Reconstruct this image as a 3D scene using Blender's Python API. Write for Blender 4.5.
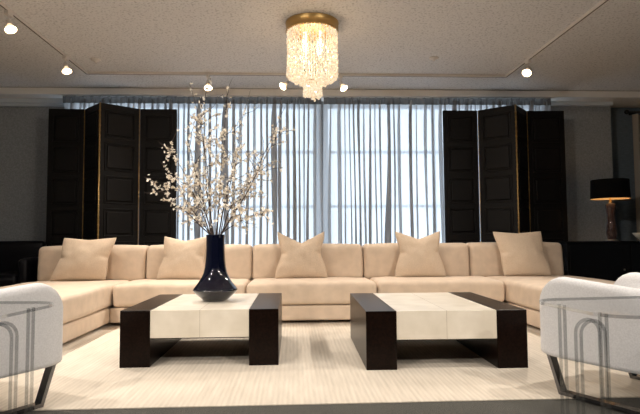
import bpy, bmesh, math, random
from mathutils import Vector, Matrix, noise

sc = bpy.context.scene
COL = sc.collection
for o in list(bpy.data.objects):
    bpy.data.objects.remove(o)

# ------------------------------------------------------------------ camera
cd = bpy.data.cameras.new('camera')
cd.sensor_width = 36.0
cd.lens = 36.0 * 550.0 / 640.0
cam = bpy.data.objects.new('camera', cd)
COL.objects.link(cam)
M3 = Matrix(((0.998775, 0.004358, -0.049284), (-0.048949, -0.058014, -0.997115), (-0.007205, 0.998306, -0.05773)))
cam.matrix_world = Matrix.Translation((0, 0, 0.86)) @ M3.to_4x4()
sc.camera = cam

# ------------------------------------------------------------------ world, light level, exposure
SKY_STRENGTH = 3.3
SPOT_W = 148.0
CHAND_W = 7.0
LAMP_W = 1.8
WARM = (1.0, 0.89, 0.77)
w = bpy.data.worlds.new('sky')
sc.world = w
w.use_nodes = True
bg = w.node_tree.nodes['Background']
bg.inputs[0].default_value = (0.80, 0.89, 1.0, 1)
bg.inputs[1].default_value = SKY_STRENGTH
sc.view_settings.view_transform = 'Standard'
sc.view_settings.look = 'None'
sc.view_settings.gamma = 1.0
sc.view_settings.use_curve_mapping = False
sc.view_settings.exposure = 0.0
for wx0, wx1 in ((-3.05, 0.36), (0.47, 3.6)):          # daylight portals in the two window openings
    ld = bpy.data.lights.new('window_portal', 'AREA')
    ld.shape = 'RECTANGLE'
    ld.size = wx1 - wx0
    ld.size_y = 2.3
    ld.cycles.is_portal = True
    lo = bpy.data.objects.new('window_portal', ld)
    lo.location = ((wx0 + wx1) / 2, 7.95, 1.45)
    lo.rotation_euler = (math.radians(-90), 0, 0)
    COL.objects.link(lo)

# ------------------------------------------------------------------ materials
def mat(name, color, rough=0.6, metal=0.0, **kw):
    m = bpy.data.materials.new(name)
    m.use_nodes = True
    b = m.node_tree.nodes['Principled BSDF']
    b.inputs['Base Color'].default_value = (*color, 1)
    b.inputs['Roughness'].default_value = rough
    b.inputs['Metallic'].default_value = metal
    for k, v in kw.items():
        b.inputs[k.replace('_', ' ')].default_value = v
    return m

def nodes(m):
    return m.node_tree.nodes, m.node_tree.links, m.node_tree.nodes['Principled BSDF']

def textured(m, kind='noise', scale=50, c1=None, c2=None, bump=0.0, dist=0.01, detail=4, mapping=(1, 1, 1), lo=0.35, hi=0.65):
    n, l, b = nodes(m)
    tc = n.new('ShaderNodeTexCoord')
    mp = n.new('ShaderNodeMapping')
    mp.inputs['Scale'].default_value = mapping
    l.new(tc.outputs['Object'], mp.inputs['Vector'])
    if kind == 'noise':
        t = n.new('ShaderNodeTexNoise')
        t.inputs['Scale'].default_value = scale
        t.inputs['Detail'].default_value = detail
        out = t.outputs['Fac']
    elif kind == 'voronoi':
        t = n.new('ShaderNodeTexVoronoi')
        t.inputs['Scale'].default_value = scale
        out = t.outputs['Distance']
    else:
        t = n.new('ShaderNodeTexWave')
        t.inputs['Scale'].default_value = scale
        t.inputs['Distortion'].default_value = 1.0
        t.inputs['Detail'].default_value = 2
        out = t.outputs['Fac']
    l.new(mp.outputs['Vector'], t.inputs['Vector'])
    if c1:
        r = n.new('ShaderNodeValToRGB')
        r.color_ramp.elements[0].position = lo
        r.color_ramp.elements[1].position = hi
        r.color_ramp.elements[0].color = (*c1, 1)
        r.color_ramp.elements[1].color = (*c2, 1)
        l.new(out, r.inputs['Fac'])
        l.new(r.outputs['Color'], b.inputs['Base Color'])
    if bump:
        bp = n.new('ShaderNodeBump')
        bp.inputs['Strength'].default_value = bump
        bp.inputs['Distance'].default_value = dist
        l.new(out, bp.inputs['Height'])
        l.new(bp.outputs['Normal'], b.inputs['Normal'])
    return m

def emit(name, color, strength):
    m = mat(name, color, 0.4)
    b = m.node_tree.nodes['Principled BSDF']
    b.inputs['Emission Color'].default_value = (*color, 1)
    b.inputs['Emission Strength'].default_value = strength
    return m

MT = {}
MT['ceiling'] = textured(mat('stippled_ceiling_plaster', (0.5, 0.47, 0.44), 0.95), 'noise', 48, (0.48, 0.47, 0.47), (0.69, 0.68, 0.675), 0.5, 0.01, 2, lo=0.34, hi=0.46)
MT['beam'] = mat('painted_beam', (0.76, 0.73, 0.69), 0.7)
MT['shade_strip'] = mat('dark_shade_strip', (0.10, 0.09, 0.085), 0.8)  # dark colour standing for shade in the ceiling gap and along the rails
MT['crown'] = mat('daylit_blue_grey', (0.55, 0.60, 0.64), 0.6)  # bluish tone holds the daylight that falls on the moulding
MT['wall'] = textured(mat('grey_woven_wallpaper', (0.25, 0.26, 0.265), 0.85), 'noise', 60, (0.22, 0.228, 0.232), (0.29, 0.30, 0.305), 0.1, 0.003)
MT['wall_blue'] = textured(mat('blue_grey_wallpaper', (0.13, 0.17, 0.20), 0.8), 'noise', 30, (0.11, 0.14, 0.17), (0.16, 0.20, 0.23), 0.1, 0.003, mapping=(0.4, 1, 4))
MT['room'] = mat('room_paint', (0.30, 0.285, 0.27), 0.9)
MT['carpet'] = textured(mat('dark_grey_carpet', (0.07, 0.068, 0.062), 1.0), 'noise', 160, (0.035, 0.034, 0.03), (0.12, 0.115, 0.10), 0.6, 0.01)

def rug_material():
    m = mat('cream_ribbed_wool', (0.7, 0.62, 0.5), 1.0)
    n, l, b = nodes(m)
    tc = n.new('ShaderNodeTexCoord')
    mp = n.new('ShaderNodeMapping'); l.new(tc.outputs['Object'], mp.inputs['Vector'])
    wv = n.new('ShaderNodeTexWave'); wv.inputs['Scale'].default_value = 11.0; wv.inputs['Distortion'].default_value = 1.2
    wv.inputs['Detail'].default_value = 3; wv.inputs['Detail Scale'].default_value = 2.0
    l.new(mp.outputs['Vector'], wv.inputs['Vector'])
    mp2 = n.new('ShaderNodeMapping'); mp2.inputs['Scale'].default_value = (45, 3, 1); l.new(tc.outputs['Object'], mp2.inputs['Vector'])
    ns = n.new('ShaderNodeTexNoise'); ns.inputs['Scale'].default_value = 1.0; ns.inputs['Detail'].default_value = 4; l.new(mp2.outputs['Vector'], ns.inputs['Vector'])
    mx = n.new('ShaderNodeMix'); mx.data_type = 'FLOAT'; mx.inputs[0].default_value = 0.82
    l.new(wv.outputs['Fac'], mx.inputs[2]); l.new(ns.outputs['Fac'], mx.inputs[3])
    r = n.new('ShaderNodeValToRGB')
    r.color_ramp.elements[0].position = 0.2; r.color_ramp.elements[1].position = 0.75
    r.color_ramp.elements[0].color = (0.55, 0.485, 0.40, 1); r.color_ramp.elements[1].color = (0.72, 0.645, 0.545, 1)
    l.new(mx.outputs[0], r.inputs['Fac']); l.new(r.outputs['Color'], b.inputs['Base Color'])
    bp = n.new('ShaderNodeBump'); bp.inputs['Strength'].default_value = 0.3; bp.inputs['Distance'].default_value = 0.008
    l.new(mx.outputs[0], bp.inputs['Height']); l.new(bp.outputs['Normal'], b.inputs['Normal'])
    return m
MT['rug'] = rug_material()
MT['sofa'] = textured(mat('tan_upholstery', (0.62, 0.49, 0.37), 0.9, Sheen_Weight=0.1), 'noise', 9, (0.58, 0.46, 0.35), (0.66, 0.525, 0.40), 0.06, 0.01)
MT['pillow'] = textured(mat('tan_cushion_cloth', (0.60, 0.47, 0.35), 0.9), 'noise', 160, (0.54, 0.42, 0.31), (0.65, 0.515, 0.385), 0.15, 0.002)
MT['white_fabric'] = textured(mat('white_boucle', (0.78, 0.775, 0.785), 0.95), 'noise', 130, (0.73, 0.725, 0.735), (0.83, 0.825, 0.835), 0.25, 0.004)
MT['dark_wood'] = textured(mat('espresso_wood', (0.006, 0.003, 0.002), 0.28, Specular_IOR_Level=0.12), 'noise', 6, (0.003, 0.0015, 0.001), (0.010, 0.0045, 0.003), 0, 0, 6, mapping=(12, 1, 12))
MT['parchment'] = textured(mat('parchment_veneer', (0.68, 0.62, 0.52), 0.38), 'noise', 5, (0.62, 0.56, 0.46), (0.74, 0.68, 0.58), 0, 0, 5)
MT['seam'] = mat('parchment_seam', (0.45, 0.39, 0.31), 0.5)
MT['chrome'] = mat('dark_chrome', (0.16, 0.16, 0.17), 0.10, 1.0)
MT['steel'] = mat('satin_metal', (0.55, 0.52, 0.48), 0.35, 1.0)
MT['brass'] = mat('antique_brass', (0.58, 0.38, 0.15), 0.38, 1.0)
MT['leather'] = textured(mat('black_brown_leather', (0.005, 0.004, 0.0035), 0.45, Specular_IOR_Level=0.22), 'noise', 90, (0.0035, 0.0028, 0.0026), (0.007, 0.0055, 0.005), 0.1, 0.002)
MT['black_leather'] = mat('black_leather', (0.003, 0.003, 0.0045), 0.34, Specular_IOR_Level=0.18)
MT['black'] = mat('black_lacquer', (0.005, 0.005, 0.006), 0.25)
MT['shade'] = mat('black_shade_cloth', (0.004, 0.004, 0.004), 0.9, Specular_IOR_Level=0.1)
MT['shade_in'] = mat('gilt_shade_lining', (0.8, 0.6, 0.35), 0.6)
MT['vase'] = mat('midnight_blue_glaze', (0.002, 0.003, 0.011), 0.06, Coat_Weight=0.6, Coat_Roughness=0.03)
MT['bark'] = textured(mat('dark_bark', (0.05, 0.032, 0.025), 0.85), 'noise', 60, (0.03, 0.02, 0.016), (0.08, 0.052, 0.04), 0.2, 0.004)
MT['petal'] = textured(mat('cream_petal', (0.80, 0.70, 0.56), 0.7), 'noise', 18, (0.80, 0.70, 0.56), (0.90, 0.86, 0.79))
MT['track'] = mat('white_track_paint', (0.62, 0.57, 0.52), 0.5)
MT['bulb'] = emit('lit_reflector_face', (1.0, 0.80, 0.52), 14)
MT['bulb_side'] = emit('lit_reflector_side', (1.0, 0.72, 0.45), 1.2)
MT['lampbulb'] = emit('lit_lamp_bulb', (1.0, 0.66, 0.32), 8)
MT['amber'] = mat('smoky_amber_glass', (0.10, 0.055, 0.045), 0.08, Transmission_Weight=0.35)
MT['drape'] = mat('taupe_drape', (0.30, 0.26, 0.22), 0.9)
MT['frame'] = mat('grey_window_frame', (0.42, 0.44, 0.47), 0.5)

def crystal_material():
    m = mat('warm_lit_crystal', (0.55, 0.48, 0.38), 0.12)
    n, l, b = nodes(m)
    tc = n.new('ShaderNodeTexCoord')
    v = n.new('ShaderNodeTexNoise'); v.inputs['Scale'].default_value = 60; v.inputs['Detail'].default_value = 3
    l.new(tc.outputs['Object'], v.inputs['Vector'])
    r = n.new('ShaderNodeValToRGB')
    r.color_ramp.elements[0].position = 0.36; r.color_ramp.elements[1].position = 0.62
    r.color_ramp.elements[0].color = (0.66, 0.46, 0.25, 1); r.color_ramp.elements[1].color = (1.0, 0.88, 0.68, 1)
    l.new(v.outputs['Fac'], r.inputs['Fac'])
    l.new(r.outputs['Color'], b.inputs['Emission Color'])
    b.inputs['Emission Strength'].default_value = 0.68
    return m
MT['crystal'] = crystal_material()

def glass_material(name, tint, refl=0.12):
    m = bpy.data.materials.new(name); m.use_nodes = True
    n, l = m.node_tree.nodes, m.node_tree.links
    n.clear()
    o = n.new('ShaderNodeOutputMaterial')
    t = n.new('ShaderNodeBsdfTransparent'); t.inputs[0].default_value = (*tint, 1)
    g = n.new('ShaderNodeBsdfGlossy'); g.inputs['Roughness'].default_value = 0.02
    mx = n.new('ShaderNodeMixShader'); mx.inputs[0].default_value = refl
    l.new(t.outputs[0], mx.inputs[1]); l.new(g.outputs[0], mx.inputs[2]); l.new(mx.outputs[0], o.inputs[0])
    return m
MT['pane'] = glass_material('window_glass', (0.92, 0.96, 0.98), 0.03)
MT['acrylic'] = glass_material('clear_acrylic', (0.985, 0.988, 0.99), 0.05)
MT['acrylic_edge'] = glass_material('polished_acrylic_edge', (0.80, 0.82, 0.83), 0.34)

def sheer_material(name, color, clear, trans):
    m = bpy.data.materials.new(name); m.use_nodes = True
    n, l = m.node_tree.nodes, m.node_tree.links
    n.clear()
    o = n.new('ShaderNodeOutputMaterial')
    d = n.new('ShaderNodeBsdfDiffuse'); d.inputs[0].default_value = (*color, 1)
    tl = n.new('ShaderNodeBsdfTranslucent'); tl.inputs[0].default_value = (*color, 1)
    tp = n.new('ShaderNodeBsdfTransparent')
    m1 = n.new('ShaderNodeMixShader'); m1.inputs[0].default_value = trans
    l.new(d.outputs[0], m1.inputs[1]); l.new(tl.outputs[0], m1.inputs[2])
    m2 = n.new('ShaderNodeMixShader'); m2.inputs[0].default_value = clear
    l.new(m1.outputs[0], m2.inputs[1]); l.new(tp.outputs[0], m2.inputs[2]); l.new(m2.outputs[0], o.inputs[0])
    return m
MT['sheer'] = sheer_material('grey_sheer_voile', (0.62, 0.62, 0.63), 0.22, 0.60)
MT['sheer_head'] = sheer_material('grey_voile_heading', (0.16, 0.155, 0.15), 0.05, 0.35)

# ------------------------------------------------------------------ mesh helpers
def obj(name, bm, m, parent=None, smooth=False, loc=None, rot=None):
    bmesh.ops.recalc_face_normals(bm, faces=bm.faces)
    me = bpy.data.meshes.new(name)
    bm.to_mesh(me); bm.free()
    if smooth:
        for p in me.polygons:
            p.use_smooth = True
    me.materials.append(m)
    o = bpy.data.objects.new(name, me)
    COL.objects.link(o)
    if parent:
        o.parent = parent
    if loc is not None: o.location = loc
    if rot is not None: o.rotation_euler = rot
    return o

def tag(o, label, cat, group=None):
    o['label'] = label; o['category'] = cat
    if group: o['group'] = group
    return o

def thing(name, label, cat, loc=(0, 0, 0), rotz=0.0, group=None):
    o = bpy.data.objects.new(name, None)
    o.empty_display_size = 0.1
    COL.objects.link(o)
    o.location = loc; o.rotation_euler = (0, 0, rotz)
    return tag(o, label, cat, group)

def struct(name, bm, m, parent=None, smooth=False):
    o = obj(name, bm, m, parent, smooth)
    if not parent: o['kind'] = 'structure'
    return o

def box(bm, x0, x1, y0, y1, z0, z1, bevel=0.0, seg=2):
    r = bmesh.ops.create_cube(bm, size=1.0)
    vs = r['verts']
    for v in vs:
        v.co = Vector(((x0 + x1) / 2 + v.co.x * (x1 - x0), (y0 + y1) / 2 + v.co.y * (y1 - y0), (z0 + z1) / 2 + v.co.z * (z1 - z0)))
    if bevel:
        es = list({e for v in vs for e in v.link_edges})
        bmesh.ops.bevel(bm, geom=es, offset=bevel, segments=seg, affect='EDGES', profile=0.5)
    return bm

def B(*a, **k):
    return box(bmesh.new(), *a, **k)

def lathe(bm, prof, seg=32, c=(0, 0, 0), cap=True):
    rings = []
    for r, z in prof:
        rings.append([bm.verts.new((c[0] + r * math.cos(2 * math.pi * i / seg), c[1] + r * math.sin(2 * math.pi * i / seg), c[2] + z)) for i in range(seg)])
    for a, b in zip(rings, rings[1:]):
        for i in range(seg):
            j = (i + 1) % seg
            bm.faces.new((a[i], a[j], b[j], b[i]))
    if cap:
        bm.faces.new(rings[0]); bm.faces.new(rings[-1])
    return bm

def tube(bm, pts, radii, seg=8, cap=True):
    pts = [Vector(p) for p in pts]
    if not isinstance(radii, (list, tuple)): radii = [radii] * len(pts)
    rings = []
    n = None
    for i, p in enumerate(pts):
        t = (pts[min(i + 1, len(pts) - 1)] - pts[max(i - 1, 0)]).normalized()
        if n is None:
            n = t.orthogonal().normalized()
        else:
            n = (n - t * n.dot(t)).normalized()
        b = t.cross(n)
        rings.append([bm.verts.new(p + (n * math.cos(2 * math.pi * k / seg) + b * math.sin(2 * math.pi * k / seg)) * radii[i]) for k in range(seg)])
    for a, b in zip(rings, rings[1:]):
        for k in range(seg):
            j = (k + 1) % seg
            bm.faces.new((a[k], a[j], b[j], b[k]))
    if cap:
        bm.faces.new(rings[0]); bm.faces.new(rings[-1])
    return bm

def sweep_bar(bm, pts, w, t, side):
    """flat bar of width w (along side) and thickness t swept along pts"""
    pts = [Vector(p) for p in pts]; s = Vector(side).normalized()
    rings = []
    for i, p in enumerate(pts):
        a = (p - pts[i - 1]).normalized() if i else (pts[1] - p).normalized()
        b = (pts[i + 1] - p).normalized() if i < len(pts) - 1 else a
        tg = (a + b).normalized()
        k = 1.0 / max(0.5, tg.dot(a))
        n = tg.cross(s).normalized() * k
        rings.append([bm.verts.new(p + s * (w / 2 * q) + n * (t / 2 * r)) for q, r in ((-1, -1), (1, -1), (1, 1), (-1, 1))])
    for a, b in zip(rings, rings[1:]):
        for k in range(4):
            j = (k + 1) % 4
            bm.faces.new((a[k], a[j], b[j], b[k]))
    bm.faces.new(rings[0]); bm.faces.new(rings[-1])
    return bm

def soft_box(x0, x1, y0, y1, z0, z1, r=0.05, puff=0.02, puff_front=0.0, seed=0, n=12, rough=0.004):
    """upholstered block: rounded edges, domed top and front, faint lumps"""
    hx, hy, hz = (x1 - x0) / 2, (y1 - y0) / 2, (z1 - z0) / 2
    c = Vector(((x0 + x1) / 2, (y0 + y1) / 2, (z0 + z1) / 2))
    def ticks(h):
        q = [-h, -h + r * .12, -h + r * .35, -h + r * .65, -h + r]
        m = [-h + r + (2 * h - 2 * r) * k / n for k in range(1, n)]
        return q + m + [-a for a in reversed(q)]
    tx, ty, tz = ticks(hx), ticks(hy), ticks(hz)
    bm = bmesh.new()
    cache = {}
    def V(p):
        k = tuple(round(a, 5) for a in p)
        if k not in cache:
            q = Vector(p)
            inn = Vector((max(-(hx - r), min(hx - r, q.x)), max(-(hy - r), min(hy - r, q.y)), max(-(hz - r), min(hz - r, q.z))))
            d = q - inn
            if d.length > 1e-9: q = inn + d.normalized() * r
            fx, fy, fz = 1 - (q.x / hx) ** 2, 1 - (q.y / hy) ** 2, 1 - (q.z / hz) ** 2
            if q.z > 0: q.z += puff * (max(fx, 0) ** .4) * (max(fy, 0) ** .5) * (q.z / hz)
            if q.y < 0: q.y -= puff_front * (max(fx, 0) ** .5) * (max(fz, 0) ** .6) * (-q.y / hy)
            nn = noise.noise_vector(Vector(((q.x + c.x) * 3, (q.y + c.y) * 3, (q.z + c.z) * 3 + seed * 7.7)))
            q += nn * rough
            cache[k] = bm.verts.new(q + c)
        return cache[k]
    for a, b, f in ((tx, ty, lambda u, v, s: (u, v, s * hz)), (tx, tz, lambda u, v, s: (u, s * hy, v)), (ty, tz, lambda u, v, s: (s * hx, u, v))):
        for s in (-1, 1):
            for i in range(len(a) - 1):
                for j in range(len(b) - 1):
                    vs = [V(f(a[i], b[j], s)), V(f(a[i + 1], b[j], s)), V(f(a[i + 1], b[j + 1], s)), V(f(a[i], b[j + 1], s))]
                    if len(set(vs)) == 4:
                        try: bm.faces.new(vs)
                        except ValueError: pass
    return bm

# ------------------------------------------------------------------ room shell
CEIL = 2.90
XL, XR, YF, YB, YB2 = -4.5, 6.3, -2.6, 7.69, 8.0
struct('floor', B(XL - .1, XR + .1, YF - .1, 8.1, -0.1, 0.0), MT['carpet'])
struct('ceiling', B(XL - .1, XR + .1, YF - .1, 8.1, CEIL, CEIL + 0.1), MT['ceiling'])
struct('wall_left', B(XL - .1, XL, YF - .1, 8.1, 0, CEIL), MT['wall'])
struct('wall_right', B(XR, XR + .1, YF - .1, 8.1, 0, CEIL), MT['wall_blue'])
struct('wall_front', B(XL, XR, YF - .1, YF, 0, CEIL), MT['room'])
bm = bmesh.new()
WINS = ((-3.05, 0.36), (0.47, 3.6))
WZ0, WZ1 = 0.3, 2.76
box(bm, XL, WINS[0][0], YB, 7.9, 0, CEIL)
box(bm, WINS[0][1], WINS[1][0], YB, 7.9, 0, CEIL)
box(bm, WINS[1][1], 4.62, YB, 8.1, 0, CEIL)
for a, b in WINS:
    box(bm, a, b, YB, 7.9, 0, WZ0); box(bm, a, b, YB, 7.9, WZ1, CEIL)
struct('wall_back', bm, MT['wall'])
struct('wall_recess', B(4.62, XR, YB2, 8.1, 0, CEIL), MT['wall_blue'])
for i, (a, b) in enumerate(WINS):
    bm = bmesh.new()
    for z in (WZ0, 1.30, 2.08, WZ1 - .03):
        box(bm, a, b, 7.78, 7.84, z, z + 0.035)
    k = 2
    for j in range(k + 1):
        x = a + (b - a - 0.04) * j / k
        box(bm, x, x + 0.04, 7.775, 7.845, WZ0, WZ1)
    wf = struct('window_%d' % (i + 1), bm, MT['frame'])
    obj('pane', B(a + .02, b - .02, 7.805, 7.815, WZ0 + .02, WZ1 - .02), MT['pane'], wf)
# soffit beam in front of the window wall, with a dark reveal under the ceiling, its shadow line put into the colour
bm = bmesh.new()
box(bm, XL, XR, 7.38, YB, 2.806, 2.894)
struct('trim_1', bm, MT['beam'])
struct('trim_2', B(XL, XR, 7.388, YB, 2.894, CEIL), MT['shade_strip'])
bm = bmesh.new()
box(bm, XL, -3.13, 7.60, YB, 2.745, 2.812); box(bm, XL, -3.13, 7.64, YB, 2.71, 2.745)
struct('trim_3', bm, MT['crown'])
bm = bmesh.new()
box(bm, 3.66, 4.62, 7.62, YB, 2.755, 2.812)
struct('trim_4', bm, MT['crown'])
struct('trim_5', B(4.62, XR, 7.69, YB2, 2.812, CEIL), MT['beam'])

# ------------------------------------------------------------------ rug
bm = B(-3.4, 3.9, 2.905, 6.72, 0.0, 0.008, bevel=0.003)
tag(obj('rug', bm, MT['rug']), 'large cream ribbed wool rug under the two coffee tables', 'rug')

# ------------------------------------------------------------------ curtains
def curtain(name, label, x0, x1, seed):
    rnd = random.Random(seed)
    t = thing(name, label, 'curtain', ((x0 + x1) / 2, 7.53, 0.02), 0, None)
    xc = (x0 + x1) / 2
    # flat spans between bunched folds; each bunch doubles the voile back on itself several times
    per = []; s = 0
    while s < x1 - x0:
        p = rnd.choice((.055, .07, .085, .10, .13)) * rnd.uniform(.85, 1.2)
        per.append((s, p, p * rnd.uniform(.22, .62), rnd.choice((1, 1, 1, 2, 2, 3)), rnd.uniform(-1, 1), rnd.uniform(-1, 1))); s += p
    k = (x1 - x0) / s
    zs = [0.0, .25, .5, .75, 1.0, 1.25, 1.5, 1.75, 2.0, 2.2, 2.4, 2.55, 2.64, 2.70, 2.75]
    bm = bmesh.new(); grid = []
    for z in zs:
        row = []
        for (s0, p, wb, passes, w1, w2) in per:
            spread = 1 + .5 * w1 * math.sin(z * 1.7 + s0 * 5)
            if z > 2.5: spread *= 1 - .35 * (z - 2.5) / .24
            wz = wb * max(.35, spread)
            drift = .022 * w2 * math.sin(z * 1.1 + s0 * 2) * (1 - (z / 2.8) ** 2)
            a, c = s0 + drift, s0 + p - wz + drift
            for j in range(6):
                f = j / 6
                row.append((a + (c - a) * f, .018 * math.sin(f * math.pi)))
            x, y = c, 0.0
            for q in range(2 * passes + 1):
                xe = c + wz if q % 2 == 0 else c + wz * .12
                for j in range(3):
                    f = (j + 1) / 3
                    row.append((x + (xe - x) * f, y - .012 * f + .004 * math.sin(f * math.pi)))
                x, y = xe, y - .012
            row.append((c + wz, -.004))
        grid.append([bm.verts.new((x0 + x * k - xc, y + .012 * noise.noise(Vector((x * 3, z * .9, seed))), z)) for x, y in row])
    for a, b in zip(grid, grid[1:]):
        for i in range(len(a) - 1):
            bm.faces.new((a[i], a[i + 1], b[i + 1], b[i]))
    obj('cloth', bm, MT['sheer'], t, True)
    # gathered heading: denser band with pinch pleats
    bm = bmesh.new(); grid = []
    N = int((x1 - x0) / 0.0105)
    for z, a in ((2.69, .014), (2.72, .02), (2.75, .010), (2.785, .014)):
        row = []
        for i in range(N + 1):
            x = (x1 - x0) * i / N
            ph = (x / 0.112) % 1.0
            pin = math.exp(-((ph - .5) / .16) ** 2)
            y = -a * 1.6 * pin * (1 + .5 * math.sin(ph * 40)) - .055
            row.append(bm.verts.new((x0 + x - xc, y, z)))
        grid.append(row)
    for a, b in zip(grid, grid[1:]):
        for i in range(len(a) - 1):
            bm.faces.new((a[i], a[i + 1], b[i + 1], b[i]))
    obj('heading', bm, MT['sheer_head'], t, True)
    return t
curtain('curtain', 'grey sheer pleated curtain behind the blossom branches, left half of window', -3.09, 0.40, 5)
curtain('curtain', 'grey sheer pleated curtain over the right half of the window, right of chandelier', 0.43, 3.63, 9)

# drape and rod in the recess on the right
t = thing('curtain', 'taupe drape hanging from black rod at far right behind table lamp', 'curtain', (5.6, 7.87, 0.02))
bm = bmesh.new(); g = []
for z in (0, .6, 1.3, 2.0, 2.5, 2.66):
    g.append([bm.verts.new((-.52 + .0105 * i, .035 * math.cos(i * .62 + .2 * math.sin(z + i * .05)), z)) for i in range(105)])
for a, b in zip(g, g[1:]):
    for i in range(104): bm.faces.new((a[i], a[i + 1], b[i + 1], b[i]))
obj('cloth', bm, MT['drape'], t, True)
t = thing('curtain_rod', 'black curtain rod with ball finial at far right above the drape', 'curtain rod', (5.0, 7.87, 2.715))
bm = bmesh.new(); tube(bm, [(0, 0, 0), (1.28, 0, 0)], 0.016, 10); obj('rod', bm, MT['black'], t, True)
bm = bmesh.new(); bmesh.ops.create_uvsphere(bm, u_segments=14, v_segments=10, radius=0.036); obj('finial', bm, MT['black'], t, True, loc=(-.02, 0, 0))
bm = B(.09, .115, 0, .13, -.02, .02); obj('bracket', bm, MT['black'], t)

# ------------------------------------------------------------------ folding screens
SH = 2.57
def screen(label, pts, sq_h, mirror=False):
    cx = sum(p[0] for p in pts) / len(pts)
    t = thing('folding_screen', label, 'screen', (cx, 7.2, 0))
    for i in range(4):
        a, b = Vector((pts[i][0] - cx, pts[i][1] - 7.2, 0)), Vector((pts[i + 1][0] - cx, pts[i + 1][1] - 7.2, 0))
        L = (b - a).length - 0.012
        ang = math.atan2(b.y - a.y, b.x - a.x)
        bm = bmesh.new()
        box(bm, 0, L, 0, 0.03, 0.0, SH, 0.004, 1)
        rows = 6; mz = 0.05; pitch = (SH - 2 * mz) / rows; mx = 0.055
        for r in range(rows):
            z0, z1 = mz + r * pitch + .03, mz + (r + 1) * pitch - .03
            # raised moulding frame with a padded square inside
            for (xa, xb, za, zb) in ((mx, L - mx, z0, z0 + .018), (mx, L - mx, z1 - .018, z1), (mx, mx + .018, z0 + .018, z1 - .018), (L - mx - .018, L - mx, z0 + .018, z1 - .018)):
                box(bm, xa, xb, -.014, 0.002, za, zb, 0.005, 2)
            box(bm, mx + .032, L - mx - .032, -.017, 0.002, z0 + .032, z1 - .032, 0.014, 3)
        nrm = Vector((-math.sin(ang), math.cos(ang), 0))
        p = obj('panel', bm, MT['leather'], t, loc=a + Vector((math.cos(ang), math.sin(ang), 0)) * .006, rot=(0, 0, ang))
    for i in range(1, 4):
        a = Vector((pts[i][0] - cx, pts[i][1] - 7.2, 0))
        bm = bmesh.new()
        if i == (2 if True else 0):
            r = .011
        else:
            r = .006
        tube(bm, [(a.x, a.y - .006, 0.02), (a.x, a.y - .006, SH - .005)], r, 8)
        for q in range(40):
            z = .05 + q * (SH - .1) / 40
            lathe(bm, [(r * 1.0, 0), (r * 1.25, .004), (r * 1.25, .014), (r * 1.0, .018)], 8, (a.x, a.y - .006, z))
        obj('hinge_strip', bm, MT['brass'], t, True)
    return t
screen('dark leather folding screen with brass hinges behind left end of sofa', [(-3.16, 7.2), (-2.70, 7.22), (-2.38, 6.86), (-1.99, 7.2), (-1.505, 7.2)], .4)
screen('dark leather folding screen with brass hinges behind right end of sofa', [(2.01, 7.2), (2.49, 7.2), (2.865, 6.86), (3.165, 7.21), (3.685, 7.2)], .4)

# ------------------------------------------------------------------ sectional sofa
t = thing('sectional_sofa', 'long tan U-shaped sectional sofa below the sheer curtains', 'sofa', (0.2, 5.9, 0.008))
def P(bm):       # world coordinates into the sofa's own frame
    for v in bm.verts: v.co -= Vector((0.2, 5.9, 0))
    return bm
XA, XB, XI, XJ = -2.86, 3.20, -1.80, 2.18
SF = 5.57
bm = bmesh.new()
box(bm, XI - .02, XJ + .02, SF + .02, 6.62, .032, .182, .02, 3)
box(bm, XA, XI - .02, 4.27, 6.62, .032, .182, .02, 3)
box(bm, XJ + .02, XB, 4.27, 6.62, .032, .182, .02, 3)
obj('base', P(bm), MT['sofa'], t)
box_back = bmesh.new()
box(box_back, XA + .02, XB - .02, 6.52, 6.64, .185, .70, .03, 3)
obj('back_frame', P(box_back), MT['sofa'], t)
seats = [(XA, XI, 4.24, 6.36), (XI, -.475, SF, 6.36), (-.475, .855, SF, 6.36), (.855, XJ, SF, 6.36), (XJ, XB, 4.24, 6.36)]
for i, (a, b, c, d) in enumerate(seats):
    obj('seat_cushion', P(soft_box(a + .004, b - .004, c, d, .188, .405, .045, .022, .01, i, rough=.007)), MT['sofa'], t, True)
edges = [-2.84, -1.65, -.466, .803, 2.04, 3.15]
for i in range(5):
    bm = soft_box(edges[i] + .004, edges[i + 1] - .004, 0, .27, 0, .402, .05, .012, .03, i + 20, rough=.006)
    for v in bm.verts:
        v.co = Vector((v.co.x, v.co.y + v.co.z * .10 + 6.24, v.co.z + .385))
    obj('back_cushion', P(bm), MT['sofa'], t, True)
for x, y in ((-1.86, 4.36), (-2.78, 4.36), (2.26, 4.36), (3.16, 4.36)):
    obj('foot', P(B(x - .045, x + .045, y - .07, y + .07, 0.0, .032, .004, 2)), MT['steel'], t)
for x, y in ((-2.78, 6.5), (-.475, 6.5), (.855, 6.5), (3.16, 6.5), (-.475, 5.9), (.855, 5.9)):
    obj('foot', P(B(x - .04, x + .04, y - .04, y + .04, 0.0, .032)), MT['steel'], t)

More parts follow.
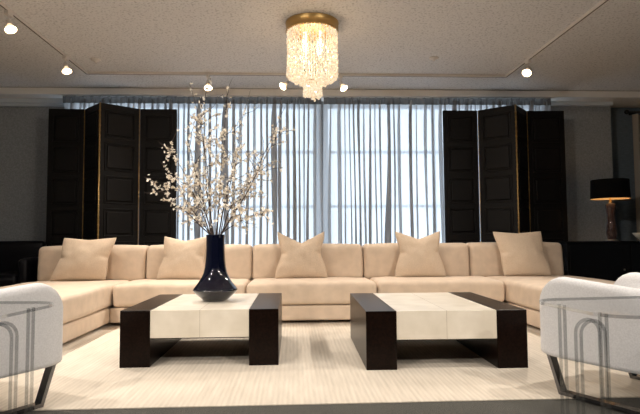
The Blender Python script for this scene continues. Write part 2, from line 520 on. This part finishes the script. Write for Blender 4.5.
# ------------------------------------------------------------------ throw pillows
def pillow(label, x, y, z, w, h, dip, pinch, bot, lean, twist, shear, seed, th=.085):
    N = 26
    bm = bmesh.new()
    lay = {}
    for side in (1, -1):
        for i in range(N + 1):
            for j in range(N + 1):
                u, v = 2 * i / N - 1, 2 * j / N - 1
                edge = i in (0, N) or j in (0, N)
                key = (i, j, 0 if edge else side)
                if key in lay: continue
                # outline: ears at the corners, chopped top, nipped waist, wider foot
                px = u * w / 2 * (1 - pinch * math.exp(-((v - .05) / .5) ** 2)) * (1 + bot * (-v) * .5)
                top = 1 - dip * (1 - abs(u) ** 1.05)
                pz = h * ((v + 1) / 2) * (1 - (1 - top) * ((v + 1) / 2) ** 2) - .012 * (1 - u * u) * (1 - v) * .2
                tt = th * (max(0, 1 - u ** 2) ** .55) * (max(0, 1 - v ** 2) ** .5) * (1.1 - .25 * v)
                # creases from the pinched sides and the chop
                ct = 0
                for s in (-1, 1):
                    ct += .034 * math.exp(-((v - .02 - .12 * (1 - abs(u)) * s) / .07) ** 2) * math.exp(-((u - s) / .24) ** 2)
                ct += .02 * math.exp(-(u / .13) ** 2) * max(0, v - .15) * dip * 2
                tt = max(.0 if edge else .004, tt - ct * (0 if edge else 1))
                nz = noise.noise(Vector((u * 2.6 + seed * 5, v * 2.6, side * 2))) * .008 + noise.noise(Vector((u * 7 + seed, v * 5 - u * 4, side))) * .0035
                py = -side * (tt + (0 if edge else nz * min(1, tt / .03)))
                lay[key] = bm.verts.new((px + shear * (pz - h / 2), py, pz))
    def g(i, j, s):
        return lay[(i, j, 0 if (i in (0, N) or j in (0, N)) else s)]
    for s in (1, -1):
        for i in range(N):
            for j in range(N):
                bm.faces.new((g(i, j, s), g(i + 1, j, s), g(i + 1, j + 1, s), g(i, j + 1, s)))
    o = obj('throw_pillow', bm, MT['pillow'], None, True, (x, y, z), (-lean, 0, twist))
    md = o.modifiers.new('smooth_cloth', 'SUBSURF'); md.levels = 1; md.render_levels = 1
    return tag(o, label, 'pillow', 'tan throw pillows on the sectional sofa')
LE = math.radians(15)
pillow('tan throw pillow at the left end of the sofa, leaning left and creased', -2.26, 6.06, .425, .57, .49, .06, .10, .02, LE, .12, .20, 1, .1)
pillow('tan throw pillow partly hidden behind the dark blue vase', -1.20, 6.06, .425, .53, .50, .12, .14, .12, LE, -.05, .04, 2)
pillow('tan throw pillow with deep notched top, middle of the sofa right of the vase', .09, 6.06, .425, .57, .55, .27, .21, .08, LE, 0, 0, 3)
pillow('tan throw pillow with shallow notched top left of the right folding screen', 1.415, 6.06, .425, .56, .545, .19, .19, .10, LE, .02, .02, 4)
pillow('tan throw pillow with flat top edge at the right end of the sofa', 2.585, 6.06, .425, .55, .53, .05, .09, -.04, LE, -.10, -.14, 5)

# ------------------------------------------------------------------ coffee tables
def coffee_table(label, x, y, rz, wd, dp):
    t = thing('coffee_table', label, 'coffee table', (x, y, .008), rz, 'pair of coffee tables on the cream rug')
    H = .378; s = .2
    for sx in (-1, 1):
        a, b = sorted((sx * wd / 2, sx * (wd / 2 - s)))
        obj('side_slab', B(a, b, -dp / 2, dp / 2, 0, H, .003, 2), MT['dark_wood'], t)
    top = obj('tabletop', B(-wd / 2 + s, wd / 2 - s, -dp / 2 + .002, dp / 2 - .002, H - .186, H - .001, .002, 1), MT['parchment'], t)
    obj('added_bounce_panel', B(-wd / 2 + s, wd / 2 - s, -dp / 2 + .03, dp / 2 - .03, H - .196, H - .186), MT['dark_wood'], top)  # dark panel added to cut bounce light under the table
    bm = bmesh.new()
    box(bm, -.0015, .0015, -dp / 2 + .001, dp / 2 - .001, H - .1865, H - .0005)
    obj('seam', bm, MT['seam'], top)
    return t
coffee_table('dark wood and parchment coffee table with the blue vase on it', -.632, 4.345, 0.0, 1.062, 1.11)
coffee_table('dark wood and parchment coffee table with bare top, right of the vase', 1.012, 4.185, math.radians(-1.0), 1.06, 1.20)

# ------------------------------------------------------------------ vase and blossom
VX, VY, VZ = -.605, 4.34, .386
t = thing('vase', 'dark blue glazed vase with flared base holding blossom branches', 'vase', (VX, VY, VZ))
prof = [(.055, 0), (.085, .003), (.098, .012), (.125, .035), (.155, .062), (.170, .080), (.173, .088), (.168, .096), (.150, .118), (.128, .146), (.108, .178),
        (.092, .215), (.082, .26), (.076, .32), (.072, .40), (.071, .47), (.072, .505), (.073, .512), (.068, .513), (.066, .505), (.064, .42), (.07, .28), (.02, .2)]
bm = lathe(bmesh.new(), prof, 48)
obj('body', bm, MT['vase'], t, True)

def curve(p0, p1, bend, n=14, wob=.012, seed=0):
    out = []
    for i in range(n + 1):
        s = i / n
        p = p0.lerp(p1, s) + bend * (4 * s * (1 - s)) * .5
        p += noise.noise_vector(Vector((s * 4 + seed * 3.1, seed, 0))) * wob * min(1, s * 3) * 1.4
        out.append(p)
    return out

def flower(bm, c, r, rnd):
    ax = Vector((rnd.gauss(0, 1), rnd.gauss(0, 1) - .5, rnd.gauss(0, 1) + .3)).normalized()
    u = ax.orthogonal().normalized(); v = ax.cross(u)
    cup = rnd.uniform(.2, .8)
    for k in range(5):
        a = 2 * math.pi * k / 5 + rnd.uniform(-.15, .15)
        d = u * math.cos(a) + v * math.sin(a); e = ax.cross(d)
        pts = [c, c + d * r * .55 - e * r * .42 + ax * r * cup * .4, c + d * r * 1.0 - e * r * .2 + ax * r * cup, c + d * r * 1.0 + e * r * .2 + ax * r * cup, c + d * r * .55 + e * r * .42 + ax * r * cup * .4]
        bm.faces.new([bm.verts.new(p) for p in pts])
    m = Matrix.Translation(c + ax * r * .2) @ Matrix.Scale(r * .28, 4)
    bmesh.ops.create_icosphere(bm, subdivisions=1, radius=1, matrix=m)

def branch(label, dx, dz, dy, bend, dens, seed, start=.3, twigs=6, thick=.006, spread=.22):
    rnd = random.Random(seed)
    t = thing('blossom_branch', label, 'branch', (VX, VY, VZ + .26), 0, 'blossom branches in the blue vase')
    a0 = Vector((rnd.uniform(-.03, .03) - dx * .04, rnd.uniform(-.03, .03), 0))
    a1 = Vector((max(-.045, min(.045, dx * .14)), max(-.045, min(.045, dy * .2)), .255))
    tip = Vector((dx, dy, .25 + dz))
    main = [a0, a0.lerp(a1, .5)] + curve(a1, tip, Vector(bend), 16, .014, seed)
    bw = bmesh.new(); bf = bmesh.new()
    n = len(main)
    tube(bw, main, [thick * (1 - .78 * i / (n - 1)) for i in range(n)], 6)
    spots = []
    for i in range(3, n):
        s = (i - 2) / (n - 3)
        if s < start: continue
        for q in range(rnd.choice((2, 3, 3, 4)) if rnd.random() < dens else 0):
            spots.append(main[i].lerp(main[i - 1], rnd.random()))
    for k in range(int(twigs * 1.5)):
        i = rnd.randint(int(n * .3), n - 2)
        p = main[i]; dr = (main[min(i + 1, n - 1)] - main[i - 1]).normalized()
        side = Vector((rnd.gauss(0, 1), rnd.gauss(0, .7), rnd.gauss(0.15, .6))).normalized()
        L = rnd.uniform(.5, 1.1) * spread
        e = p + (dr * .55 + side * .8).normalized() * L
        c = curve(p, e, Vector((0, 0, rnd.uniform(-.03, .05))), 6, .012, seed * 13 + k)
        tube(bw, c, [.0028 * (1 - .6 * q / 6) for q in range(7)], 5)
        for q in range(1, 7):
            if rnd.random() < dens * .9:
                for _ in range(rnd.choice((1, 2, 3))):
                    spots.append(c[q].lerp(c[q - 1], rnd.random()))
    obj('stem', bw, MT['bark'], t, True)
    for p in spots:
        q = p + Vector((rnd.gauss(0, .011), rnd.gauss(0, .011), rnd.gauss(0, .011)))
        flower(bf, q, rnd.uniform(.0085, .0152), rnd)
    f = obj('blossoms', bf, MT['petal'], t)
    f['kind'] = 'stuff'
    return t
BR = [
 ('upright blossom branch reaching highest, its tip left of the others', -.217, 1.22, .05, (.07, 0, .0), .75, 11, .35, 6, .006, .18),
 ('tall blossom branch with a dense flower cluster at its tip, left of centre', -.106, 1.06, -.10, (-.03, 0, 0), 1.0, 12, .30, 8, .007, .22),
 ('slender upright blossom branch with sparse buds just right of centre', .074, 1.18, .12, (.0, 0, 0), .55, 13, .45, 5, .005, .18),
 ('tall sparse blossom branch with budded tip against the ceiling beam', .264, 1.17, .08, (-.02, 0, .0), .5, 14, .40, 6, .005, .18),
 ('long dark branch slanting right, its upper end bare and twiggy', .542, 1.03, .10, (.02, 0, -.02), .28, 15, .35, 7, .006, .2),
 ('long dark branch slanting right with blossom along its upper half', .533, .85, -.06, (.0, 0, -.04), .8, 16, .45, 9, .007, .2),
 ('blossom branch arching right at mid height of the bouquet', .406, .55, .05, (-.08, 0, .10), .8, 17, .35, 8, .006, .2),
 ('lowest right blossom branch, nearly level, above the sofa back', .437, .18, -.08, (-.03, 0, .07), .75, 18, .35, 7, .005, .13),
 ('blossom branch slanting up to the left, topmost of those over the dark screen', -.38, .70, .0, (.06, 0, .02), .75, 19, .4, 8, .006, .2),
 ('lowest branch reaching far left over the dark screen with flower clusters', -.466, .39, -.05, (.04, 0, -.02), .85, 20, .35, 8, .006, .18),
 ('mid left branch ending in a bare twig before the dark screen', -.461, .59, .10, (.05, 0, -.06), .6, 21, .35, 7, .005, .18),
 ('short low blossom branch on the left just above the vase mouth', -.30, .235, .08, (.02, 0, .04), .85, 22, .3, 6, .005, .14),
 ('thick blossom branch in the centre right of the bouquet', .217, .70, -.12, (-.03, 0, .02), .95, 23, .3, 9, .007, .22),
 ('dense blossom branch at the heart of the bouquet', .05, .80, -.05, (.02, 0, 0), .95, 24, .25, 10, .007, .24),
 ('dense blossom branch left of the heart of the bouquet', -.20, .70, -.14, (.02, 0, 0), .95, 25, .25, 10, .007, .24),
 ('blossom branch leaning gently right below the long dark branch', .30, .42, .12, (.0, 0, .04), .85, 26, .3, 8, .005, .18),
]
for a in BR: branch(*a)

# ------------------------------------------------------------------ white tub chairs
def tub_chair(label, x, y, rz):
    """local +Y is the way the chair faces"""
    t = thing('tub_chair', label, 'armchair', (x, y, 0.008), rz, 'pair of white tub chairs')
    W, D, T = .375, .80, .085          # half width, depth, shell thickness
    # plan path of the shell's centre line: right arm front -> back -> left arm front
    path = []
    R = .26; hw = W - T / 2
    path.append((hw, 0.0))
    for k in range(1, 6): path.append((hw, -(D - R - T / 2) * k / 5))
    for k in range(1, 9):
        a = math.pi / 2 * k / 8
        path.append((hw - R + R * math.cos(a), -(D - R - T / 2) - R * math.sin(a)))
    path += [(-px, py) for px, py in reversed(path)]
    n = len(path)
    cum = [0]
    for a, b in zip(path, path[1:]): cum.append(cum[-1] + math.hypot(b[0] - a[0], b[1] - a[1]))
    # extra stations near the ends so that the arm fronts round off
    st = []
    rr = .17
    for q in (0, .004, .012, .025, .045, .075, .11, .145): st.append(q)
    m = [c for c in cum if .17 < c < cum[-1] - .17]
    st = st + m + [cum[-1] - q for q in reversed(st)]
    def at(s):
        for i in range(n - 1):
            if s <= cum[i + 1] + 1e-9:
                f = (s - cum[i]) / (cum[i + 1] - cum[i])
                p = Vector((path[i][0] * (1 - f) + path[i + 1][0] * f, path[i][1] * (1 - f) + path[i + 1][1] * f, 0))
                d = Vector((path[i + 1][0] - path[i][0], path[i + 1][1] - path[i][1], 0)).normalized()
                return p, d
    bm = bmesh.new(); rings = []
    for s in st:
        p, d = at(s)
        nrm = Vector((d.y, -d.x, 0))
        if nrm.dot(p - Vector((0, -.4, 0))) < 0: nrm = -nrm
        e = min(s, cum[-1] - s)
        mid = 1 - abs(s / cum[-1] - .5) * 2
        ztop = .650 - .055 * min(1, mid * 1.6)
        z0 = .20
        if e < rr:
            k = 1 - e / rr
            ztop -= .16 * (1 - math.sqrt(max(0, 1 - k ** 2.2)))
            z0 += .03 * (1 - math.sqrt(max(0, 1 - k ** 3)))
        tk = T / 2 * (1 if e > .04 else .55 + .45 * math.sqrt(max(0, 1 - (1 - e / .04) ** 2)))
        prof = []
        for k in range(9):
            a = math.pi * k / 8
            prof.append((math.cos(a) * tk, ztop - tk + math.sin(a) * tk))
        prof = [(tk * .92, z0), (tk, z0 + .02), (tk, .35), (tk, .5)] + prof + [(-tk, .5), (-tk, .35), (-tk, z0 + .02), (-tk * .92, z0)]
        rings.append([bm.verts.new(p + nrm * a + Vector((0, 0, z))) for a, z in prof])
    for a, b in zip(rings, rings[1:]):
        for i in range(len(a)):
            j = (i + 1) % len(a)
            bm.faces.new((a[i], a[j], b[j], b[i]))
    bm.faces.new(rings[0]); bm.faces.new(rings[-1])
    obj('shell', bm, MT['white_fabric'], t, True)
    obj('seat_deck', soft_box(-W + T + .002, W - T - .002, -D + .16, -.01, .205, .30, .03, 0, 0, 3), MT['white_fabric'], t, True)
    obj('seat_cushion', soft_box(-W + T + .004, W - T - .004, -D + .15, .0, .302, .43, .04, .02, .0, 4), MT['white_fabric'], t, True)
    for sx in (-1, 1):
        bm = bmesh.new()
        xs = sx * (W - .045)
        sweep_bar(bm, [(xs, -.035, .225), (xs, -.11, .010), (xs, -D + .14, .010), (xs, -D + .09, .225)], .05, .02, (1, 0, 0))
        obj('sled_leg', bm, MT['chrome'], t)
    return t
tub_chair('white tub chair with chrome legs in the left corner of the photo', -1.54, 3.212, math.radians(-30))
tub_chair('white tub chair with chrome legs in the right corner of the photo', 1.708, 3.228, math.radians(27))

# ------------------------------------------------------------------ clear acrylic side tables
def acrylic_table(label, x, y, rz):
    t = thing('acrylic_side_table', label, 'side table', (x, y, 0), rz, 'pair of clear acrylic side tables')
    zt = .612; W, D, R = .33, .26, .13
    def edged(name, bm, flat):
        bm.normal_update()
        o = obj(name, bm, MT['acrylic'], t)
        o.data.materials.append(MT['acrylic_edge'])
        for p in o.data.polygons:
            if flat(p): p.material_index = 1
        return o
    bm = bmesh.new()
    pl = []
    for cx, cy, a0 in ((W - R, D - R, 0), (-W + R, D - R, 90), (-W + R, -D + R, 180), (W - R, -D + R, 270)):
        for k in range(9):
            a = math.radians(a0 + 90 * k / 8)
            pl.append((cx + R * math.cos(a), cy + R * math.sin(a)))
    lo = [bm.verts.new((a, b, zt - .011)) for a, b in pl]; hi = [bm.verts.new((a, b, zt)) for a, b in pl]
    bm.faces.new(lo); bm.faces.new(hi)
    for i in range(len(pl)):
        j = (i + 1) % len(pl)
        bm.faces.new((lo[i], lo[j], hi[j], hi[i]))
    edged('tabletop', bm, lambda p: abs(p.normal.z) < .5)
    # under the top: slim upright bars and bent waterfall arches between them
    def bar(name, pts):
        bm = sweep_bar(bmesh.new(), pts, .034, .014, (0, 1, 0))
        edged(name, bm, lambda p: abs(p.normal.y) > .5)
    for lx, ly in ((-.252, -.10), (.252, -.10), (0, -.10), (-.252, .14), (.252, .14)):
        bar('leg', [(lx, ly, 0), (lx, ly, .3), (lx, ly, zt - .0115)])
    for sx in (-1, 1):
        xc = sx * .150; hw = .05; pts = [(xc - hw, .12, 0), (xc - hw, .12, .25)]
        for k in range(13):
            a = math.pi - math.pi * k / 12
            pts.append((xc + hw * math.cos(a), .12, zt - .07 - hw + hw * math.sin(a)))
        pts += [(xc + hw, .12, .25), (xc + hw, .12, 0)]
        bar('arch', pts)
    bar('stretcher', [(-.258, -.10, .012), (0, -.10, .012), (.258, -.10, .012)])
    return t
acrylic_table('clear acrylic side table in front of the left white chair', -1.285, 2.10, math.radians(-6))
acrylic_table('clear acrylic side table in front of the right white chair', 1.295, 1.97, math.radians(6))

# ------------------------------------------------------------------ chandelier
CX, CY = .19, 5.10
t = thing('chandelier', 'drum chandelier of hanging lit crystals with brass collar on ceiling', 'chandelier', (CX, CY, CEIL))
bm = lathe(bmesh.new(), [(.20, 0), (.250, 0), (.252, -.008), (.247, -.014), (.247, -.078), (.252, -.084), (.250, -.092), (.20, -.092)], 56)
obj('canopy', bm, MT['brass'], t, True)
rnd = random.Random(77)
def strand(bm, x, y, z0, z1, sz):
    z = z0
    tube(bm, [(x, y, z0 + .01), (x, y, z1)], .0015, 4)
    while z > z1:
        h = rnd.uniform(.016, .032)
        a = rnd.uniform(0, 6.28); s = sz * rnd.uniform(.7, 1.15)
        off = Vector((rnd.gauss(0, .003), rnd.gauss(0, .003), 0))
        r0 = []
        for zz, q in ((z, .35), (z - h * .3, 1), (z - h * .75, .85), (z - h, .3)):
            r0.append([bm.verts.new(Vector((x + s * q * math.cos(a + 2.094 * k), y + s * q * math.sin(a + 2.094 * k), zz)) + off) for k in range(3)])
        for A, Bq in zip(r0, r0[1:]):
            for k in range(3):
                j = (k + 1) % 3
                bm.faces.new((A[k], A[j], Bq[j], Bq[k]))
        bm.faces.new(r0[0]); bm.faces.new(r0[-1])
        z -= h * .95
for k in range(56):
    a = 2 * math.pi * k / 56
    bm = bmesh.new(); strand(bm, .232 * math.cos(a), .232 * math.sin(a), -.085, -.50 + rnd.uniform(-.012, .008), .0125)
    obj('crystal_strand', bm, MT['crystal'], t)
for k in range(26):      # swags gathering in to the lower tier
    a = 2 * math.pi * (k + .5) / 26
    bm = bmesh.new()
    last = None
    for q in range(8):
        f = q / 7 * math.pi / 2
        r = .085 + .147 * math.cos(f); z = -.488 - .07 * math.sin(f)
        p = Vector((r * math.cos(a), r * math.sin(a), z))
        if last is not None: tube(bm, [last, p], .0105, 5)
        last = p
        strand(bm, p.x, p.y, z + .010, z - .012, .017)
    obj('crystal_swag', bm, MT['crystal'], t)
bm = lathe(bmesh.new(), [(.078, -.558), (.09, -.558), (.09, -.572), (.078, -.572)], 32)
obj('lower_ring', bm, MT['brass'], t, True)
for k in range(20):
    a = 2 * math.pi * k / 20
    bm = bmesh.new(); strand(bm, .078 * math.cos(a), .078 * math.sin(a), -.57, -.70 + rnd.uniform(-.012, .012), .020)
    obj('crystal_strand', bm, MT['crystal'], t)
for k in range(4):
    a = math.pi / 4 + math.pi / 2 * k
    bm = lathe(bmesh.new(), [(.004, -.10), (.012, -.11), (.014, -.16), (.024, -.20), (.03, -.235), (.022, -.265), (.006, -.28)], 14, (.1 * math.cos(a), .1 * math.sin(a), 0))
    obj('bulb', bm, MT['lampbulb'], t, True)
ld = bpy.data.lights.new('chandelier_glow', 'POINT'); ld.energy = CHAND_W; ld.color = (1, .74, .46); ld.shadow_soft_size = .09
lo = bpy.data.objects.new('chandelier_glow', ld); COL.objects.link(lo); lo.parent = t; lo.location = (0, 0, -.30)

# ------------------------------------------------------------------ ceiling track and spotlights
t = thing('lighting_track', 'white U-shaped ceiling lighting track carrying the spotlights', 'lighting track', (.1, 5.0, CEIL))
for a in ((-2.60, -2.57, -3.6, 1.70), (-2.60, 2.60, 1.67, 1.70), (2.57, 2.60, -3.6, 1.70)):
    rl = obj('rail', B(a[0], a[1], a[2], a[3], -.03, 0, .003, 1), MT['track'], t)  # each rail carries a dark strip that paints its shadow line
    if a[1] - a[0] > 1: obj('shade_line', B(a[0] + .01, a[1] - .01, a[2] + .009, a[3] - .009, -.0315, -.028), MT['shade_strip'], rl)
    else: obj('shade_line', B(a[0] + .009, a[1] - .009, a[2] + .01, a[3] - .01, -.0315, -.028), MT['shade_strip'], rl)
def spotlight(label, x, y, aim, energy, tone=WARM):
    t = thing('track_spotlight', label, 'spotlight', (x, y, CEIL - .03), 0, 'spotlights on the ceiling track')
    obj('adapter', B(-.02, .02, -.045, .045, -.035, 0, .004, 2), MT['track'], t)
    obj('stem', tube(bmesh.new(), [(0, 0, -.03), (0, 0, -.105)], .008, 8), MT['track'], t)
    d = (Vector(aim) - Vector((x, y, CEIL - .13))).normalized()
    q = Vector((0, 0, -1)).rotation_difference(d)
    org = Vector((0, 0, -.088))
    h = obj('lamp_holder', lathe(bmesh.new(), [(.012, .012), (.022, .008), (.024, -.03), (.019, -.036)], 18), MT['track'], t, True, loc=org)
    b = obj('reflector', lathe(bmesh.new(), [(.017, -.034), (.022, -.045), (.036, -.068), (.046, -.088), (.048, -.094)], 20, cap=False), MT['bulb_side'], t, True, loc=org)
    f = obj('bulb_face', lathe(bmesh.new(), [(.0475, -.092), (.04, -.099), (.022, -.105), (.004, -.107)], 20), MT['bulb'], t, True, loc=org)
    for o in (h, b, f):
        o.rotation_mode = 'QUATERNION'; o.rotation_quaternion = q
    ld = bpy.data.lights.new('spot_beam', 'SPOT'); ld.energy = energy; ld.color = tone; ld.spot_size = math.radians(95); ld.spot_blend = 1.0; ld.shadow_soft_size = .045
    lo = bpy.data.objects.new('spot_beam', ld); COL.objects.link(lo); lo.parent = t
    lo.rotation_mode = 'QUATERNION'; lo.rotation_quaternion = q
    lo.location = org + q @ Vector((0, 0, -.125))
    return t
spotlight('ceiling spotlight nearest the top left corner of the photo', -2.485, 4.85, (-1.3, 4.0, 0), SPOT_W)
spotlight('ceiling spotlight above the left folding screen', -2.475, 6.04, (-1.7, 5.3, 0.4), SPOT_W)
spotlight('ceiling spotlight above the tips of the blossom branches', -1.03, 6.685, (-.8, 5.6, .4), SPOT_W)
spotlight('ceiling spotlight just left of the chandelier, turned left', -.06, 6.685, (-2.2, 5.2, .6), SPOT_W)
spotlight('ceiling spotlight just right of the chandelier, turned right', .60, 6.685, (1.6, 5.6, .6), SPOT_W)
spotlight('ceiling spotlight above the right folding screen', 2.685, 6.04, (1.3, 4.4, .4), SPOT_W)
for x, y, ax, ay, k in ((-2.485, 2.9, -.9, 4.3, 1.0), (2.685, 2.9, 1.4, 4.3, 1.0), (-2.485, 1.2, -.6, 4.2, 1.2), (2.685, 1.2, .9, 4.2, 1.2), (-2.485, -.3, 1.5, 2.7, 2.2), (2.685, -.3, -1.4, 2.7, 2.2)):  # unseen spotlights added to light the white chairs and table fronts
    spotlight('added fill spotlight on the near run of track, out of the picture', x, y, (ax, ay, .3), SPOT_W * k, (1.0, 0.915, 0.82))

for x, y, side in ((-2.216, 6.22, 'left'), (1.604, 6.06, 'right')):
    bm = lathe(bmesh.new(), [(.055, 0), (.055, -.006), (.045, -.014), (.02, -.02), (.014, -.035), (.004, -.038)], 20)
    tag(obj('sprinkler', bm, MT['track'], None, True, (x, y, CEIL)), 'small round sprinkler fitting flush on the %s part of the ceiling' % side, 'sprinkler', 'ceiling sprinklers')

# ------------------------------------------------------------------ console, table lamp, dark armchair
t = thing('console_table', 'long black console with thin glossy top behind right end of sofa', 'console', (4.55, 6.92, 0))
obj('body', B(-1.16, 1.2, -.24, .24, .04, .785, .006, 2), MT['black'], t)
obj('plinth', B(-1.10, 1.15, -.20, .22, 0, .04), MT['black'], t)
obj('tabletop', B(-1.18, 1.22, -.26, .26, .785, .805, .004, 2), MT['black'], t)
for i in range(3):
    a = -1.13 + i * .78
    d = obj('door', B(a, a + .74, -.256, -.24, .08, .75, .004, 2), MT['black'], t)
    obj('knob', lathe(bmesh.new(), [(.004, 0), (.012, .004), (.012, .012), (.004, .016)], 12), MT['steel'], d, True, loc=(a + .68, -.262, .45), rot=(math.radians(90), 0, 0))
LX, LY, LZ = 4.075, 6.86, .805
t = thing('table_lamp', 'lit table lamp with black drum shade on the black console', 'lamp', (LX, LY, LZ))
obj('foot', lathe(bmesh.new(), [(.075, 0), (.078, .006), (.07, .016), (.045, .022)], 28), MT['steel'], t, True)
obj('body', lathe(bmesh.new(), [(.046, .022), (.054, .04), (.063, .10), (.062, .16), (.052, .22), (.046, .28), (.050, .35), (.060, .42), (.062, .455), (.05, .475), (.02, .48)], 28), MT['amber'], t, True)
obj('neck', lathe(bmesh.new(), [(.018, .48), (.02, .50), (.012, .51), (.012, .56)], 16), MT['brass'], t, True)
bm = lathe(bmesh.new(), [(.232, .54), (.224, .785)], 48, cap=False)
sh = obj('lamp_shade', bm, MT['shade'], t, True)
bm = lathe(bmesh.new(), [(.229, .5405), (.221, .7845)], 48, cap=False)
obj('shade_lining', bm, MT['shade_in'], sh, True)
obj('bulb', lathe(bmesh.new(), [(.012, .56), (.016, .58), (.03, .615), (.032, .64), (.02, .665), (.004, .672)], 16), MT['lampbulb'], t, True)
ld = bpy.data.lights.new('lamp_glow', 'POINT'); ld.energy = LAMP_W; ld.color = (1, .68, .36); ld.shadow_soft_size = .04
lo = bpy.data.objects.new('lamp_glow', ld); COL.objects.link(lo); lo.parent = t; lo.location = (0, 0, .68)
# small pale bowl at the picture's right edge
bm = lathe(bmesh.new(), [(.05, 0), (.06, .01), (.11, .05), (.15, .10), (.145, .102), (.10, .055), (.04, .02)], 32)
tag(obj('bowl', bm, MT['parchment'], None, True, (4.52, 6.86, .805)), 'small beige bowl on the black console right of the lamp', 'bowl')

t = thing('armchair', 'black leather armchair in the dark left of the sofa', 'armchair', (-3.46, 6.58, 0), math.radians(10))
L = MT['black_leather']
obj('seat', soft_box(-.36, .36, -.40, .36, .22, .48, .05, .02, .01, 2), L, t, True)
bm = soft_box(-.46, .46, .28, .44, .16, .86, .05, .0, .02, 3); obj('backrest', bm, L, t, True)
for sx in (-1, 1):
    a, b = sorted((sx * .36, sx * .47))
    obj('arm', soft_box(a, b, -.42, .30, .16, .66, .045, .01, .0, 5), L, t, True)
    for y in (-.36, .36):
        obj('leg', lathe(bmesh.new(), [(.016, 0), (.022, .17)], 12, (sx * .40, y, 0)), MT['black'], t, True)
